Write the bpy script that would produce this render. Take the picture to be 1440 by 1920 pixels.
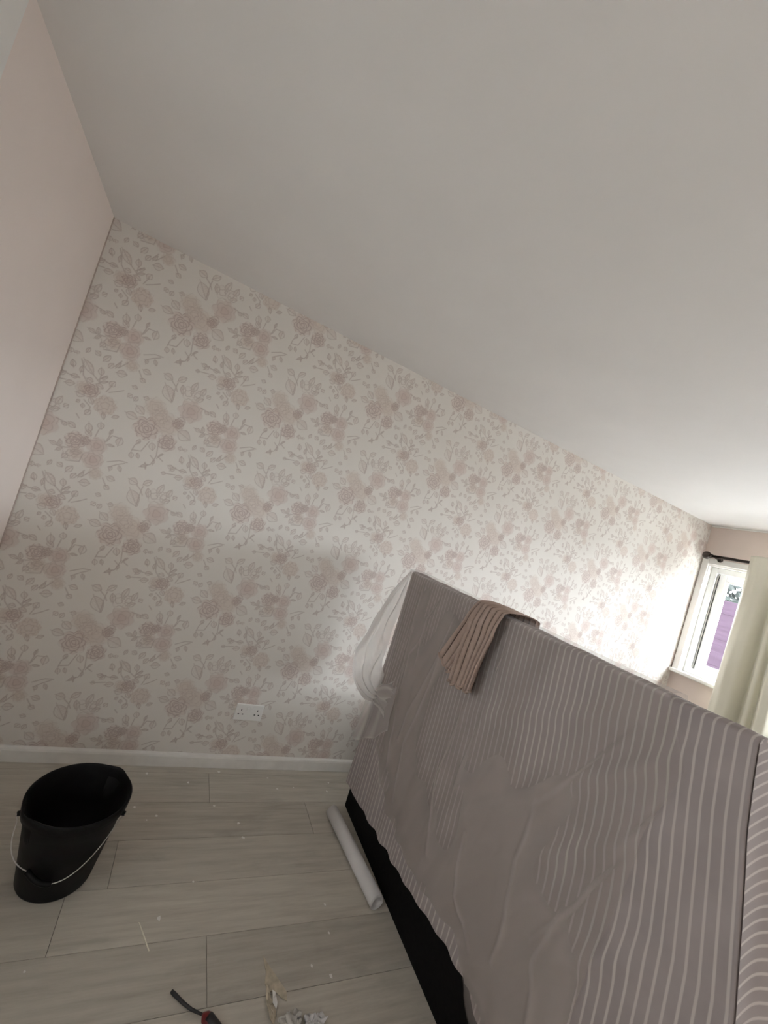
import bpy, bmesh, math, random
import numpy as np
from mathutils import Vector, Matrix, noise

random.seed(7); RNG = np.random.default_rng(7)
S = bpy.context.scene
for o in list(bpy.data.objects): bpy.data.objects.remove(o)
COL = S.collection
PI = math.pi

# ------------------------------------------------------------ camera
CAMZ = 1.48
ROT = np.array([[0.86485, 0.28846, 0.41105],
                [-0.40134, -0.09527, 0.91133]])
ROT[0] /= np.linalg.norm(ROT[0]); ROT[1] -= ROT[0]*ROT[0].dot(ROT[1]); ROT[1] /= np.linalg.norm(ROT[1])
ROT = np.vstack([ROT, np.cross(ROT[0], ROT[1])])
cd = bpy.data.cameras.new('camera'); cam = bpy.data.objects.new('camera', cd); COL.objects.link(cam)
cd.sensor_fit = 'VERTICAL'; cd.sensor_height = 36.0; cd.lens = 765.2/1920*36.0
cd.clip_start = 0.02; cd.clip_end = 200
m = Matrix.Identity(4)
for i in range(3):
    m[i][0] = ROT[i][0]; m[i][1] = -ROT[i][1]; m[i][2] = -ROT[i][2]
m[2][3] = CAMZ
cam.matrix_world = m
S.camera = cam

# ------------------------------------------------------------ sky and exposure
w = bpy.data.worlds.new('overcast_sky'); S.world = w; w.use_nodes = True
bg = w.node_tree.nodes['Background']
bg.inputs[0].default_value = (0.895, 0.935, 1.0, 1); bg.inputs[1].default_value = 1.0
S.view_settings.view_transform = 'Standard'; S.view_settings.look = 'None'
S.view_settings.gamma = 1.0; S.view_settings.use_curve_mapping = False
S.view_settings.exposure = 5.24
S.cycles.max_bounces = 7; S.cycles.diffuse_bounces = 6; S.cycles.glossy_bounces = 2; S.cycles.transmission_bounces = 4; S.cycles.transparent_max_bounces = 16
S.cycles.use_light_tree = False; S.cycles.caustics_reflective = False; S.cycles.caustics_refractive = False

# window openings (sky portals for the daylight; they emit nothing themselves)
def portal(name, loc, rot, sx, sy):
    l = bpy.data.lights.new(name, 'AREA'); l.shape = 'RECTANGLE'; l.size = sx; l.size_y = sy
    l.cycles.is_portal = True
    o = bpy.data.objects.new(name, l); o.location = loc; o.rotation_euler = rot; COL.objects.link(o)
WY0, WY1, WZ0, WZ1 = -2.00, 2.165, 1.05, 2.05          # window in the right wall, lengthened out of view for more daylight
FX_0, FX_1, FZ0, FZ1 = -0.25, 0.15, 1.50, 1.95         # added unseen window behind the camera, for fill light
portal('window_daylight', (4.52, (WY0+WY1)/2, (WZ0+WZ1)/2), (0, PI/2, 0), WZ1-WZ0, WY1-WY0)
LY0, LY1, LZ0, LZ1 = 0.64, 0.90, 1.20, 1.42              # added unseen pane in the left wall's door, for fill light
portal('added_door_fill_portal', (-0.72, (LY0+LY1)/2, (LZ0+LZ1)/2), (0, -PI/2, 0), LZ1-LZ0, LY1-LY0)
portal('added_rear_fill_portal', ((FX_0+FX_1)/2, -2.42, (FZ0+FZ1)/2), (-PI/2, 0, 0), FX_1-FX_0, FZ1-FZ0)

# ------------------------------------------------------------ helpers
X0, X1, Y0, Y1, H = -0.65, 4.20, -2.20, 2.20, 2.40      # the room

def tag(o, label=None, cat=None, group=None, kind=None):
    if label: o['label'] = label
    if cat: o['category'] = cat
    if group: o['group'] = group
    if kind: o['kind'] = kind
    return o
def empty(name, loc=(0,0,0), rz=0):
    o = bpy.data.objects.new(name, None); o.location = loc; o.rotation_euler.z = rz
    o.empty_display_size = .05; COL.objects.link(o); return o
def link(name, me, mt=None, parent=None, loc=None, smooth=False):
    o = bpy.data.objects.new(name, me); COL.objects.link(o)
    if mt and not me.materials: me.materials.append(mt)
    if parent: o.parent = parent
    if loc: o.location = loc
    if smooth: me.polygons.foreach_set('use_smooth', [True]*len(me.polygons))
    return o
class MB:
    def __init__(s): s.v = []; s.f = []
    def box(s, x0, x1, y0, y1, z0, z1, b=0.0):
        bm = bmesh.new(); bmesh.ops.create_cube(bm, size=1)
        for v in bm.verts:
            v.co = Vector((x0+(v.co.x+.5)*(x1-x0), y0+(v.co.y+.5)*(y1-y0), z0+(v.co.z+.5)*(z1-z0)))
        if b: bmesh.ops.bevel(bm, geom=bm.edges[:], offset=b, segments=2, affect='EDGES', profile=.5)
        s.addbm(bm); return s
    def addbm(s, bm):
        n = len(s.v); bm.verts.index_update()
        s.v += [tuple(v.co) for v in bm.verts]; s.f += [tuple(v.index+n for v in f.verts) for f in bm.faces]; bm.free()
    def tube(s, pts, r, n=10, cap=True):
        pts = [Vector(p) for p in pts]; base = len(s.v); K = len(pts)
        rr = r if hasattr(r, '__len__') else [r]*K
        up = None
        for i, p in enumerate(pts):
            d = (pts[min(i+1, K-1)] - pts[max(i-1, 0)]).normalized()
            if up is None:
                up = d.orthogonal().normalized()
            up = (up - d*up.dot(d)).normalized(); q = d.cross(up)
            for k in range(n):
                a = 2*PI*k/n; s.v.append(tuple(p + (up*math.cos(a)+q*math.sin(a))*rr[i]))
        for i in range(K-1):
            for k in range(n):
                a = base+i*n+k; b = base+i*n+(k+1) % n
                s.f.append((a, b, b+n, a+n))
        if cap:
            s.f.append(tuple(base+k for k in range(n))[::-1]); s.f.append(tuple(base+(K-1)*n+k for k in range(n)))
        return s
    def lathe(s, prof, c=(0,0,0), n=48, fn=None):
        base = len(s.v)
        for (r, z) in prof:
            for k in range(n):
                a = 2*PI*k/n; q = fn(a, r, z) if fn else r
                s.v.append((c[0]+q*math.cos(a), c[1]+q*math.sin(a), c[2]+z))
        for i in range(len(prof)-1):
            for k in range(n):
                a = base+i*n+k; b = base+i*n+(k+1) % n
                s.f.append((a, b, b+n, a+n))
        return s
    def mesh(s, name):
        me = bpy.data.meshes.new(name); me.from_pydata(s.v, [], s.f); me.update(); return me
    def build(s, name, mt, parent=None, smooth=False, loc=None):
        return link(name, s.mesh(name), mt, parent, loc, smooth)
def grid_mesh(name, P, closed=False, attrs=None, flip=False):
    """P: (rows, cols, 3) array of points"""
    R_, C_ = P.shape[:2]
    me = bpy.data.meshes.new(name)
    idx = np.arange(R_*C_).reshape(R_, C_)
    if closed: idx = np.hstack([idx, idx[:, :1]])
    q = np.stack([idx[:-1,:-1], idx[:-1,1:], idx[1:,1:], idx[1:,:-1]], -1).reshape(-1, 4)
    if flip: q = q[:, ::-1]
    nf = len(q)
    me.vertices.add(R_*C_); me.vertices.foreach_set('co', P.reshape(-1).astype(np.float32))
    me.loops.add(nf*4); me.loops.foreach_set('vertex_index', np.ascontiguousarray(q).reshape(-1).astype(np.int32))
    me.polygons.add(nf); me.polygons.foreach_set('loop_start', np.arange(0, nf*4, 4, dtype=np.int32))
    me.update(calc_edges=True); me.validate()
    for k, v in (attrs or {}).items():
        if v.ndim == 3:
            a = me.attributes.new(k, 'FLOAT_COLOR', 'POINT'); a.data.foreach_set('color', v.reshape(-1).astype(np.float32))
        else:
            a = me.attributes.new(k, 'FLOAT', 'POINT'); a.data.foreach_set('value', v.reshape(-1).astype(np.float32))
    return me
def fnoise(A, B, seed=0.0, scale=1.0):
    out = np.empty(A.shape)
    for i, (a, b) in enumerate(zip(A.ravel(), B.ravel())):
        out.flat[i] = noise.noise(Vector((a*scale, b*scale, seed)))
    return out
def sstep(a, b, x):
    t = np.clip((x-a)/(b-a), 0, 1); return t*t*(3-2*t)

# ------------------------------------------------------------ materials
def srgb(r, g, b):
    f = lambda c: (c/255/12.92) if c <= 10 else ((c/255+.055)/1.055)**2.4
    return (f(r), f(g), f(b), 1)
class NT:
    def __init__(s, name):
        s.m = bpy.data.materials.new(name); s.m.use_nodes = True; s.t = s.m.node_tree
        s.b = s.t.nodes['Principled BSDF']; s.out = s.t.nodes['Material Output']
    def n(s, typ, **kw):
        q = s.t.nodes.new(typ)
        for k, v in kw.items():
            if k.startswith('i_'): q.inputs[k[2:].replace('_', ' ')].default_value = v
            else: setattr(q, k, v)
        return q
    def l(s, a, b): s.t.links.new(a, b)
    def coord(s, scale=(1,1,1), kind='Object'):
        tc = s.n('ShaderNodeTexCoord'); mp = s.n('ShaderNodeMapping'); mp.inputs['Scale'].default_value = scale
        s.l(tc.outputs[kind], mp.inputs['Vector']); return mp.outputs[0]
    def noise(s, vec, scale, detail=3, rough=.55):
        q = s.n('ShaderNodeTexNoise'); q.inputs['Scale'].default_value = scale; q.inputs['Detail'].default_value = detail
        q.inputs['Roughness'].default_value = rough; s.l(vec, q.inputs['Vector']); return q.outputs[0]
    def ramp(s, fac, stops):
        q = s.n('ShaderNodeValToRGB'); e = q.color_ramp.elements
        while len(e) < len(stops): e.new(.5)
        for el, (p, c) in zip(e, stops): el.position = p; el.color = c if hasattr(c, '__len__') else (c, c, c, 1)
        s.l(fac, q.inputs[0]); return q.outputs[0]
    def mix(s, fac, a, b, mode='MIX'):
        q = s.n('ShaderNodeMix', data_type='RGBA', blend_type=mode)
        for sock, v in ((q.inputs[0], fac), (q.inputs[6], a), (q.inputs[7], b)):
            if hasattr(v, 'is_output'): s.l(v, sock)
            else: sock.default_value = v
        return q.outputs[2]
    def math(s, op, a, b=None):
        q = s.n('ShaderNodeMath', operation=op)
        for sock, v in ((q.inputs[0], a), (q.inputs[1], b)):
            if v is None: continue
            if hasattr(v, 'is_output'): s.l(v, sock)
            else: sock.default_value = v
        return q.outputs[0]
    def attr(s, name):
        return s.n('ShaderNodeAttribute', attribute_name=name)
    def bump(s, h, strength=.2, dist=.002):
        q = s.n('ShaderNodeBump'); q.inputs['Strength'].default_value = strength; q.inputs['Distance'].default_value = dist
        s.l(h, q.inputs['Height']); s.l(q.outputs[0], s.b.inputs['Normal'])
    def done(s, col=None, rough=.6, metal=0, spec=.5):
        if col is not None:
            if hasattr(col, 'is_output'): s.l(col, s.b.inputs['Base Color'])
            else: s.b.inputs['Base Color'].default_value = col
        s.b.inputs['Roughness'].default_value = rough; s.b.inputs['Metallic'].default_value = metal
        s.b.inputs['Specular IOR Level'].default_value = spec
        return s.m
def vmul(c, k): return (min(c[0]*k, 1), min(c[1]*k, 1), min(c[2]*k, 1), 1)
def basic(name, col, rough=.6, metal=0, var=.06, nscale=12, bump=.0, bscale=200, bdist=.001, spec=.5):
    t = NT(name); v = t.coord()
    f = t.noise(v, nscale, 2)
    c = t.ramp(f, [(.25, vmul(col, 1-var)), (.75, vmul(col, 1+var))])
    if bump: t.bump(t.noise(v, bscale, 2), bump, bdist)
    return t.done(c, rough, metal, spec)

M = {}
M['ceiling'] = basic('ceiling_paint', (.82, .805, .79, 1), .85, var=.02, nscale=3, spec=.2)
M['wall_white'] = basic('pink_white_wall_paint', (.82, .735, .685, 1), .8, var=.025, nscale=2.5, spec=.25)
M['wall_pink'] = basic('beige_pink_wall_paint', (.70, .60, .545, 1), .8, var=.03, nscale=4, spec=.25)
M['gloss_white'] = basic('white_gloss_trim_paint', (.78, .77, .74, 1), .35, var=.03, nscale=9)
M['upvc'] = basic('white_upvc', (.82, .83, .82, 1), .3, var=.02, nscale=10)
M['skirting'] = basic('skirting_paint', (.72, .70, .66, 1), .4, var=.07, nscale=14)
M['gasket'] = basic('grey_gasket', (.12, .12, .12, 1), .6)
M['steel'] = basic('hinge_steel', (.55, .54, .52, 1), .35, 1.0, var=.25, nscale=60)
M['pole'] = basic('dark_bronze_pole', (.05, .04, .035, 1), .35, .8, var=.2, nscale=30)
M['paper_edge'] = basic('brown_paper_edge', (.47, .385, .335, 1), .8, var=.25, nscale=9)
M['floor_base'] = basic('floor_underlay', (.16, .145, .125, 1), .9)
M['socket'] = basic('white_socket_plastic', (.80, .79, .76, 1), .3, var=.02)
M['hole'] = basic('dark_pin_hole', (.01, .01, .01, 1), .8)
M['black'] = basic('black_fabric_bed', (.0075, .0065, .006, 1), .9, var=.3, nscale=60, spec=.1)
M['bucket'] = basic('black_bucket_plastic', (.006, .0055, .0055, 1), .5, var=.35, nscale=18, bump=.12, bscale=60, bdist=.001, spec=.16)
M['wire'] = basic('galvanised_wire', (.48, .46, .43, 1), .4, .6, var=.1)
M['mattress'] = basic('mattress_ticking', (.46, .43, .41, 1), .9, var=.05)
M['paper'] = basic('white_lining_paper', (.62, .60, .585, 1), .8, var=.04, nscale=10)
M['crumple'] = basic('greyish_crumpled_paper', (.50, .475, .43, 1), .85, var=.1, nscale=20)
M['scrap'] = basic('tan_torn_paper', (.46, .40, .30, 1), .85, var=.25, nscale=40)
M['sliver'] = basic('pale_paper_sliver', (.75, .71, .60, 1), .8)
M['fleck'] = basic('white_fleck', (.72, .70, .66, 1), .8)
M['red'] = basic('red_plastic', (.14, .010, .010, 1), .4, var=.2, nscale=40)
M['black_rubber'] = basic('black_tool_steel', (.02, .018, .018, 1), .5, .2, var=.3, nscale=50)
M['grass'] = basic('pale_paving', (.48, .47, .45, 1), .9, var=.1, nscale=2)
M['leaf'] = basic('tree_leaves', (.012, .016, .013, 1), .9, var=.4, nscale=3)
M['bark'] = basic('tree_bark', (.06, .05, .04, 1), .9, var=.3)

# floorboards: grey oak with knots and long grain
t = NT('grey_oak_laminate')
oi = t.n('ShaderNodeObjectInfo'); tc = t.n('ShaderNodeTexCoord')
add = t.n('ShaderNodeVectorMath', operation='ADD'); t.l(tc.outputs['Object'], add.inputs[0])
cmb = t.n('ShaderNodeCombineXYZ')
for i, k in enumerate((31.0, 17.0, 5.0)): t.l(t.math('MULTIPLY', oi.outputs['Random'], k), cmb.inputs[i])
t.l(cmb.outputs[0], add.inputs[1])
mp = t.n('ShaderNodeMapping'); mp.inputs['Scale'].default_value = (1.1, 14, 1); t.l(add.outputs[0], mp.inputs[0])
mp2 = t.n('ShaderNodeMapping'); mp2.inputs['Scale'].default_value = (2.2, 6, 1); t.l(add.outputs[0], mp2.inputs[0])
g = t.noise(mp.outputs[0], 3.0, 6, .65); g2 = t.noise(mp2.outputs[0], 1.6, 4, .6)
c = t.ramp(g, [(.20, (0.366, 0.329, 0.275, 1)), (.55, (0.488, 0.451, 0.384, 1)), (.8, (0.561, 0.525, 0.451, 1))])
dk = t.ramp(g2, [(.26, 0.80), (.45, 1.0)])
c = t.mix(1.0, c, dk, 'MULTIPLY')
tone = t.math('ADD', t.math('MULTIPLY', oi.outputs['Random'], .16), .90)
cc = t.n('ShaderNodeCombineColor')
for i in range(3): t.l(tone, cc.inputs[i])
c = t.mix(1.0, c, cc.outputs[0], 'MULTIPLY')

M['plank'] = t.done(c, .48, spec=.35)

# wallpaper: cream paper, pink and tan rose fills and brown drawn lines (channels of the 'ink' print)
t = NT('rose_wallpaper')
ink = t.attr('ink'); sp = t.n('ShaderNodeSeparateColor'); t.l(ink.outputs['Color'], sp.inputs[0])
vv = t.coord()
c = t.ramp(t.noise(vv, 5, 3), [(.3, (.70, .665, .615, 1)), (.7, (.725, .69, .64, 1))])
c = t.mix(t.math('MULTIPLY', sp.outputs[1], .6), c, (.60, .49, .405, 1))
c = t.mix(t.math('MULTIPLY', sp.outputs[0], .72), c, (.54, .40, .36, 1))
c = t.mix(t.math('MULTIPLY', sp.outputs[2], .82), c, (.31, .225, .20, 1))
t.bump(t.noise(vv, 240, 2), .12, .001)
M['wallpaper'] = t.done(c, .7, spec=.3)

# striped sheet
t = NT('striped_bed_sheet')
a = t.attr('stripe'); fr = t.math('FRACT', t.math('DIVIDE', a.outputs['Fac'], .0228))
d = t.math('ABSOLUTE', t.math('SUBTRACT', fr, .5))
fac = t.ramp(d, [(.075, 1.0), (.15, 0.0)])
vv = t.coord()
base = t.ramp(t.noise(vv, 9, 3), [(.3, (.36, .315, .305, 1)), (.7, (.41, .36, .345, 1))])
c = t.mix(fac, base, (.58, .53, .50, 1))
t.bump(t.noise(vv, 700, 2), .15, .0006)
t.done(c, .9, spec=.15)
tr = t.n('ShaderNodeBsdfTranslucent'); t.l(c, tr.inputs[0])
mx = t.n('ShaderNodeMixShader'); mx.inputs[0].default_value = .12
t.l(t.b.outputs[0], mx.inputs[1]); t.l(tr.outputs[0], mx.inputs[2]); t.l(mx.outputs[0], t.out.inputs[0])
M['sheet'] = t.m

# thin polythene film: clear where it clings, milky where it lifts ('milk')
def film(name, lo, hi, trl, cap=.235, col=(.58, .51, .475, 1)):
    t = NT(name)
    a = t.attr('milk'); vv = t.coord()
    f = t.math('ADD', t.math('MULTIPLY', a.outputs['Fac'], hi-lo), lo)
    f = t.math('MINIMUM', t.math('MAXIMUM', f, .02), cap)
    tp = t.n('ShaderNodeBsdfTransparent'); tr = t.n('ShaderNodeBsdfTranslucent'); tr.inputs[0].default_value = (.80, .76, .73, 1)
    t.done(col, .35, spec=.5)
    m1 = t.n('ShaderNodeMixShader'); m1.inputs[0].default_value = trl; t.l(t.b.outputs[0], m1.inputs[1]); t.l(tr.outputs[0], m1.inputs[2])
    m2 = t.n('ShaderNodeMixShader'); t.l(f, m2.inputs[0]); t.l(tp.outputs[0], m2.inputs[1]); t.l(m1.outputs[0], m2.inputs[2])
    t.l(m2.outputs[0], t.out.inputs[0]); return t.m
M['film'] = film('polythene_film', .05, .55, .35, .62)
M['film_ply'] = film('polythene_film_inner', .05, .26, .35, .2)
M['film_bunch'] = film('polythene_film_bunched', .10, .85, .55, .9, (.78, .76, .74, 1))

t = NT('beige_ribbed_cotton')
vv = t.coord(); a = t.attr('rib')
wv = t.ramp(t.math('ABSOLUTE', t.math('SINE', t.math('MULTIPLY', a.outputs['Fac'], 160.0))), [(0, .8), (1, 1.0)])
c = t.mix(1.0, t.ramp(t.noise(vv, 30, 3), [(.3, (.40, .30, .25, 1)), (.7, (.47, .36, .305, 1))]), wv, 'MULTIPLY')
valley_shade = t.attr('line'); c = t.mix(valley_shade.outputs['Fac'], c, (.07, .043, .032, 1))  # shade of the deep folds painted in as dark brown lines
t.bump(t.noise(vv, 300, 2), .4, .002)
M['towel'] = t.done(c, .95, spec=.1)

t = NT('cream_satin_curtain')
vv = t.coord((1, 1, .2))
c = t.ramp(t.noise(vv, 12, 3), [(.3, (.66, .63, .52, 1)), (.7, (.72, .69, .575, 1))])
t.bump(t.noise(t.coord(), 420, 2), .1, .0006)
t.done(c, .30, spec=.6)
t.b.inputs['Sheen Weight'].default_value = .3
tr = t.n('ShaderNodeBsdfTranslucent'); t.l(c, tr.inputs[0])
mx = t.n('ShaderNodeMixShader'); mx.inputs[0].default_value = .05
t.l(t.b.outputs[0], mx.inputs[1]); t.l(tr.outputs[0], mx.inputs[2]); t.l(mx.outputs[0], t.out.inputs[0])
M['curtain'] = t.m

t = NT('window_glass')
gl = t.n('ShaderNodeBsdfGlossy'); gl.inputs['Roughness'].default_value = .02
tp = t.n('ShaderNodeBsdfTransparent'); tp.inputs[0].default_value = (.93, .95, .95, 1)
mx = t.n('ShaderNodeMixShader'); mx.inputs[0].default_value = .05; t.l(tp.outputs[0], mx.inputs[1]); t.l(gl.outputs[0], mx.inputs[2])
t.l(mx.outputs[0], t.out.inputs[0]); M['glass'] = t.m

t = NT('stained_fence_wood')
vv = t.coord((1, .6, 9))
c = t.ramp(t.noise(vv, 3, 4), [(.3, (.025, .0165, .023, 1)), (.7, (.033, .022, .031, 1))])
M['fence'] = t.done(c, .9, spec=.05)

# ============================================================ THE SETTING
sub = MB().box(X0-.2, X1+.3, Y0-.2, Y1+.2, -.10, -.012).build('floor', M['floor_base']); tag(sub, 'grey oak laminate floor of long boards', kind='structure')
# each floorboard a piece of the floor; boards of one size share their mesh data
PLEN = 1.285
cache = {}
edges_y = [2.2]; yy = 2.1415
while yy > Y0: edges_y.append(yy); yy -= .1995
edges_y.append(Y0)
for r in range(len(edges_y)-1):
    ya, yb = edges_y[r+1], edges_y[r]
    if abs(ya-1.143) < .03: ph = .456
    elif abs(ya-1.343) < .03: ph = .01
    else: ph = (r*.4713) % PLEN
    x = X0 - ((X0 - ph) % PLEN)
    while x < X1:
        xa, xb = max(x, X0), min(x+PLEN, X1)
        if xb-xa > .004:
            key = (round(xb-xa, 4), round(yb-ya, 4))
            if key not in cache:
                cache[key] = MB().box(0, key[0]-.0012, 0, key[1]-.0013, -.012, 0, .0010).mesh('plank')
            link('plank', cache[key], M['plank'], sub, (xa, ya, 0))
        x += PLEN
c_ = MB().box(X0-.2, X1+.3, Y0-.2, Y1+.2, H, H+.15).build('ceiling', M['ceiling']); tag(c_, 'plain white textured ceiling', kind='structure')
wb = MB().box(X0-.2, X1+.3, Y1+.0012, Y1+.2, 0, H).build('wall_back', M['wall_white']); tag(wb, 'wall papered with pink roses', kind='structure')
# left wall with a doorway near the camera
DY0, DY1 = .36, 1.17
wl = MB().box(X0-.2, X0, DY1, Y1+.0012, 0, H).box(X0-.2, X0, Y0, DY0, 0, H).build('wall_left', M['wall_white']); tag(wl, 'plain off white side wall', kind='structure')
link('paper_edge', MB().box(0, .0012, -.013, 0, .07, H-.002).mesh('paper_edge'), M['paper_edge'], wl, (X0+.0002, Y1, 0))
wf = MB().box(X0-.2, FX_0, Y0-.2, Y0, 0, H).box(FX_1, X1+.3, Y0-.2, Y0, 0, H).box(FX_0, FX_1, Y0-.2, Y0, 0, FZ0).box(FX_0, FX_1, Y0-.2, Y0, FZ1, H).build('wall_front', M['wall_white']); tag(wf, 'plain wall behind the camera', kind='structure')
wr = MB().box(X1, X1+.3, Y0, WY0, 0, H).box(X1, X1+.3, WY1, Y1+.0012, 0, H).box(X1, X1+.3, WY0, WY1, 0, WZ0).box(X1, X1+.3, WY0, WY1, WZ1, H).build('wall_right', M['wall_pink'])
tag(wr, 'beige pink wall around the window', kind='structure')
d1 = empty('door_1', (X0, DY1, 0)); tag(d1, 'white full height door and frame in the side wall', kind='structure')
def rel(mb, o): mb.v = [tuple(Vector(v)-o.location) for v in mb.v]; return mb
rel(MB().box(X0-.06, X0+.022, DY1-.015, DY1+.066, 0, H-.002, .004).box(X0-.06, X0+.022, DY0-.066, DY0+.015, 0, H-.002, .004).box(X0-.06, X0+.02, DY0+.015, DY1-.015, H-.06, H-.002, .003), d1).build('door_frame', M['gloss_white'], d1)
rel(MB().box(X0-.055, X0-.012, DY0+.017, DY1-.017, .006, LZ0, .003).box(X0-.055, X0-.012, DY0+.017, DY1-.017, LZ1, 2.03, .003).box(X0-.055, X0-.012, DY0+.017, LY0, LZ0, LZ1, .003).box(X0-.055, X0-.012, LY1, DY1-.017, LZ0, LZ1, .003), d1).build('door_leaf', M['gloss_white'], d1)
rel(MB().box(X0-.035, X0-.031, LY0, LY1, LZ0, LZ1), d1).build('pane', M['glass'], d1)  # added glass out of view, lets fill daylight onto bed and floor
rel(MB().box(X0-.05, X0-.01, DY0+.017, DY1-.017, 2.036, H-.062, .003), d1).build('over_panel', M['gloss_white'], d1)
hd = rel(MB().tube([(X0-.012, .45, 1.0), (X0+.045, .45, 1.0), (X0+.05, .46, 1.0), (X0+.05, .57, 1.0)], .009), d1).build('door_handle', M['steel'], d1, True)

def skirt(name, prof, a, b, axis, label):
    # prof: (offset from wall, z); extruded from a to b along an axis
    mb = MB(); n = len(prof)
    for t_ in (a, b):
        for (d, z) in prof: mb.v.append(axis(t_, d, z))
    for i in range(n): j = (i+1) % n; mb.f.append((i, j, j+n, i+n))
    mb.f.append(tuple(range(n))[::-1]); mb.f.append(tuple(range(n, 2*n)))
    return tag(mb.build(name, M['skirting']), label, kind='structure')
SK = [(0.0, .001), (.017, .001), (.017, .052), (.014, .060), (.006, .066), (0.0, .067)]
skirt('baseboard_back', SK, X0, X1, lambda t_, d, z: (t_, Y1-.001-d, z), 'low white skirting board under the floral wallpaper')
skirt('baseboard_left', SK, DY1+.07, Y1-.02, lambda t_, d, z: (X0+.0005+d, t_, z), 'low white skirting board along the side wall')
skirt('baseboard_right', SK, Y0+.01, Y1-.02, lambda t_, d, z: (X1-.0005-d, t_, z), 'low white skirting board under the window')
tag(MB().box(X1-.012, X1-.0005, Y0+.01, Y1-.002, H-.014, H-.001, .003).build('trim_1', M['gloss_white']), 'thin white bead between ceiling and window wall', kind='structure')

# ---- wallpaper print: rasterised rose repeat (half drop), hung as separate drops of paper
ROSES= [(0.364,1.58,0.054,'d'),(0.399,1.65,0.044,'t'),(0.371,1.685,0.049,'f'),(0.442,1.626,0.059,'f'),(0.514,1.724,0.054,'s'),(0.461,1.546,0.039,'d'),(0.481,1.647,0.026,'d'),(0.481,1.802,0.031,'o'),(0.521,1.808,0.026,'o'),(0.638,1.688,0.039,'d'),(0.672,1.699,0.022,'d'),(0.719,1.693,0.039,'s'),(0.721,1.628,0.042,'s'),(0.656,1.636,0.036,'f'),(0.746,1.571,0.03,'f'),(0.7,1.36,0.044,'t'),(0.634,1.403,0.032,'d'),(0.605,1.404,0.031,'f'),(0.634,1.628,0.028,'o')]
LEAVES= [(0.269,1.62,0.319,1.608,0.031),(0.299,1.665,0.337,1.636,0.031),(0.491,1.615,0.551,1.591,0.049),(0.473,1.675,0.509,1.664,0.026),(0.381,1.802,0.428,1.732,0.047),(0.363,1.848,0.403,1.835,0.03),(0.424,1.839,0.456,1.869,0.024),(0.491,1.814,0.506,1.868,0.024),(0.461,1.79,0.447,1.831,0.021),(0.533,1.811,0.546,1.854,0.022),(0.561,1.812,0.576,1.827,0.019),(0.519,1.784,0.552,1.801,0.021),(0.571,1.747,0.595,1.74,0.014),(0.595,1.756,0.625,1.74,0.021),(0.259,1.743,0.282,1.738,0.016),(0.256,1.689,0.27,1.705,0.021),(0.283,1.681,0.292,1.705,0.018),(0.315,1.712,0.339,1.71,0.018),(0.344,1.429,0.336,1.456,0.018),(0.371,1.436,0.36,1.46,0.013),(0.347,1.498,0.355,1.524,0.015),(0.403,1.524,0.415,1.49,0.025),(0.388,1.402,0.417,1.422,0.011),(0.402,1.427,0.412,1.397,0.008),(0.433,1.428,0.434,1.454,0.009),(0.446,1.473,0.461,1.492,0.007),(0.665,1.778,0.676,1.733,0.025),(0.662,1.747,0.689,1.725,0.021),(0.553,1.655,0.586,1.646,0.015),(0.594,1.647,0.585,1.676,0.014),(0.584,1.624,0.605,1.643,0.012),(0.705,1.797,0.714,1.767,0.024),(0.75,1.757,0.757,1.785,0.011),(0.793,1.721,0.796,1.762,0.027),(0.614,1.598,0.628,1.623,0.021),(0.604,1.574,0.627,1.561,0.019),(0.574,1.554,0.583,1.579,0.014),(0.642,1.545,0.661,1.578,0.022),(0.666,1.524,0.68,1.55,0.019),(0.692,1.536,0.705,1.565,0.012),(0.7,1.517,0.741,1.523,0.03),(0.792,1.572,0.826,1.564,0.023),(0.792,1.53,0.816,1.519,0.019),(0.822,1.635,0.836,1.609,0.013),(0.793,1.602,0.796,1.626,0.012),(0.754,1.712,0.783,1.712,0.01),(0.674,1.643,0.631,1.637,0.019),(0.577,1.521,0.624,1.471,0.028),(0.642,1.512,0.652,1.479,0.021),(0.654,1.466,0.677,1.485,0.011),(0.654,1.45,0.683,1.465,0.01),(0.693,1.449,0.707,1.476,0.024),(0.578,1.463,0.578,1.495,0.013),(0.549,1.474,0.537,1.506,0.018),(0.495,1.445,0.525,1.437,0.018),(0.51,1.424,0.531,1.447,0.015),(0.478,1.405,0.498,1.404,0.014),(0.538,1.4,0.573,1.409,0.022),(0.585,1.376,0.62,1.371,0.026),(0.548,1.437,0.579,1.442,0.018),(0.523,1.53,0.521,1.551,0.018),(0.545,1.533,0.541,1.547,0.018),(0.737,1.32,0.763,1.334,0.014),(0.64,1.295,0.656,1.322,0.021),(0.625,1.32,0.62,1.339,0.014),(0.597,1.335,0.607,1.349,0.012),(0.643,1.438,0.675,1.427,0.021),(0.606,1.447,0.632,1.442,0.019),(0.638,1.372,0.656,1.346,0.019),(0.7,1.328,0.712,1.299,0.015)]
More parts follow.
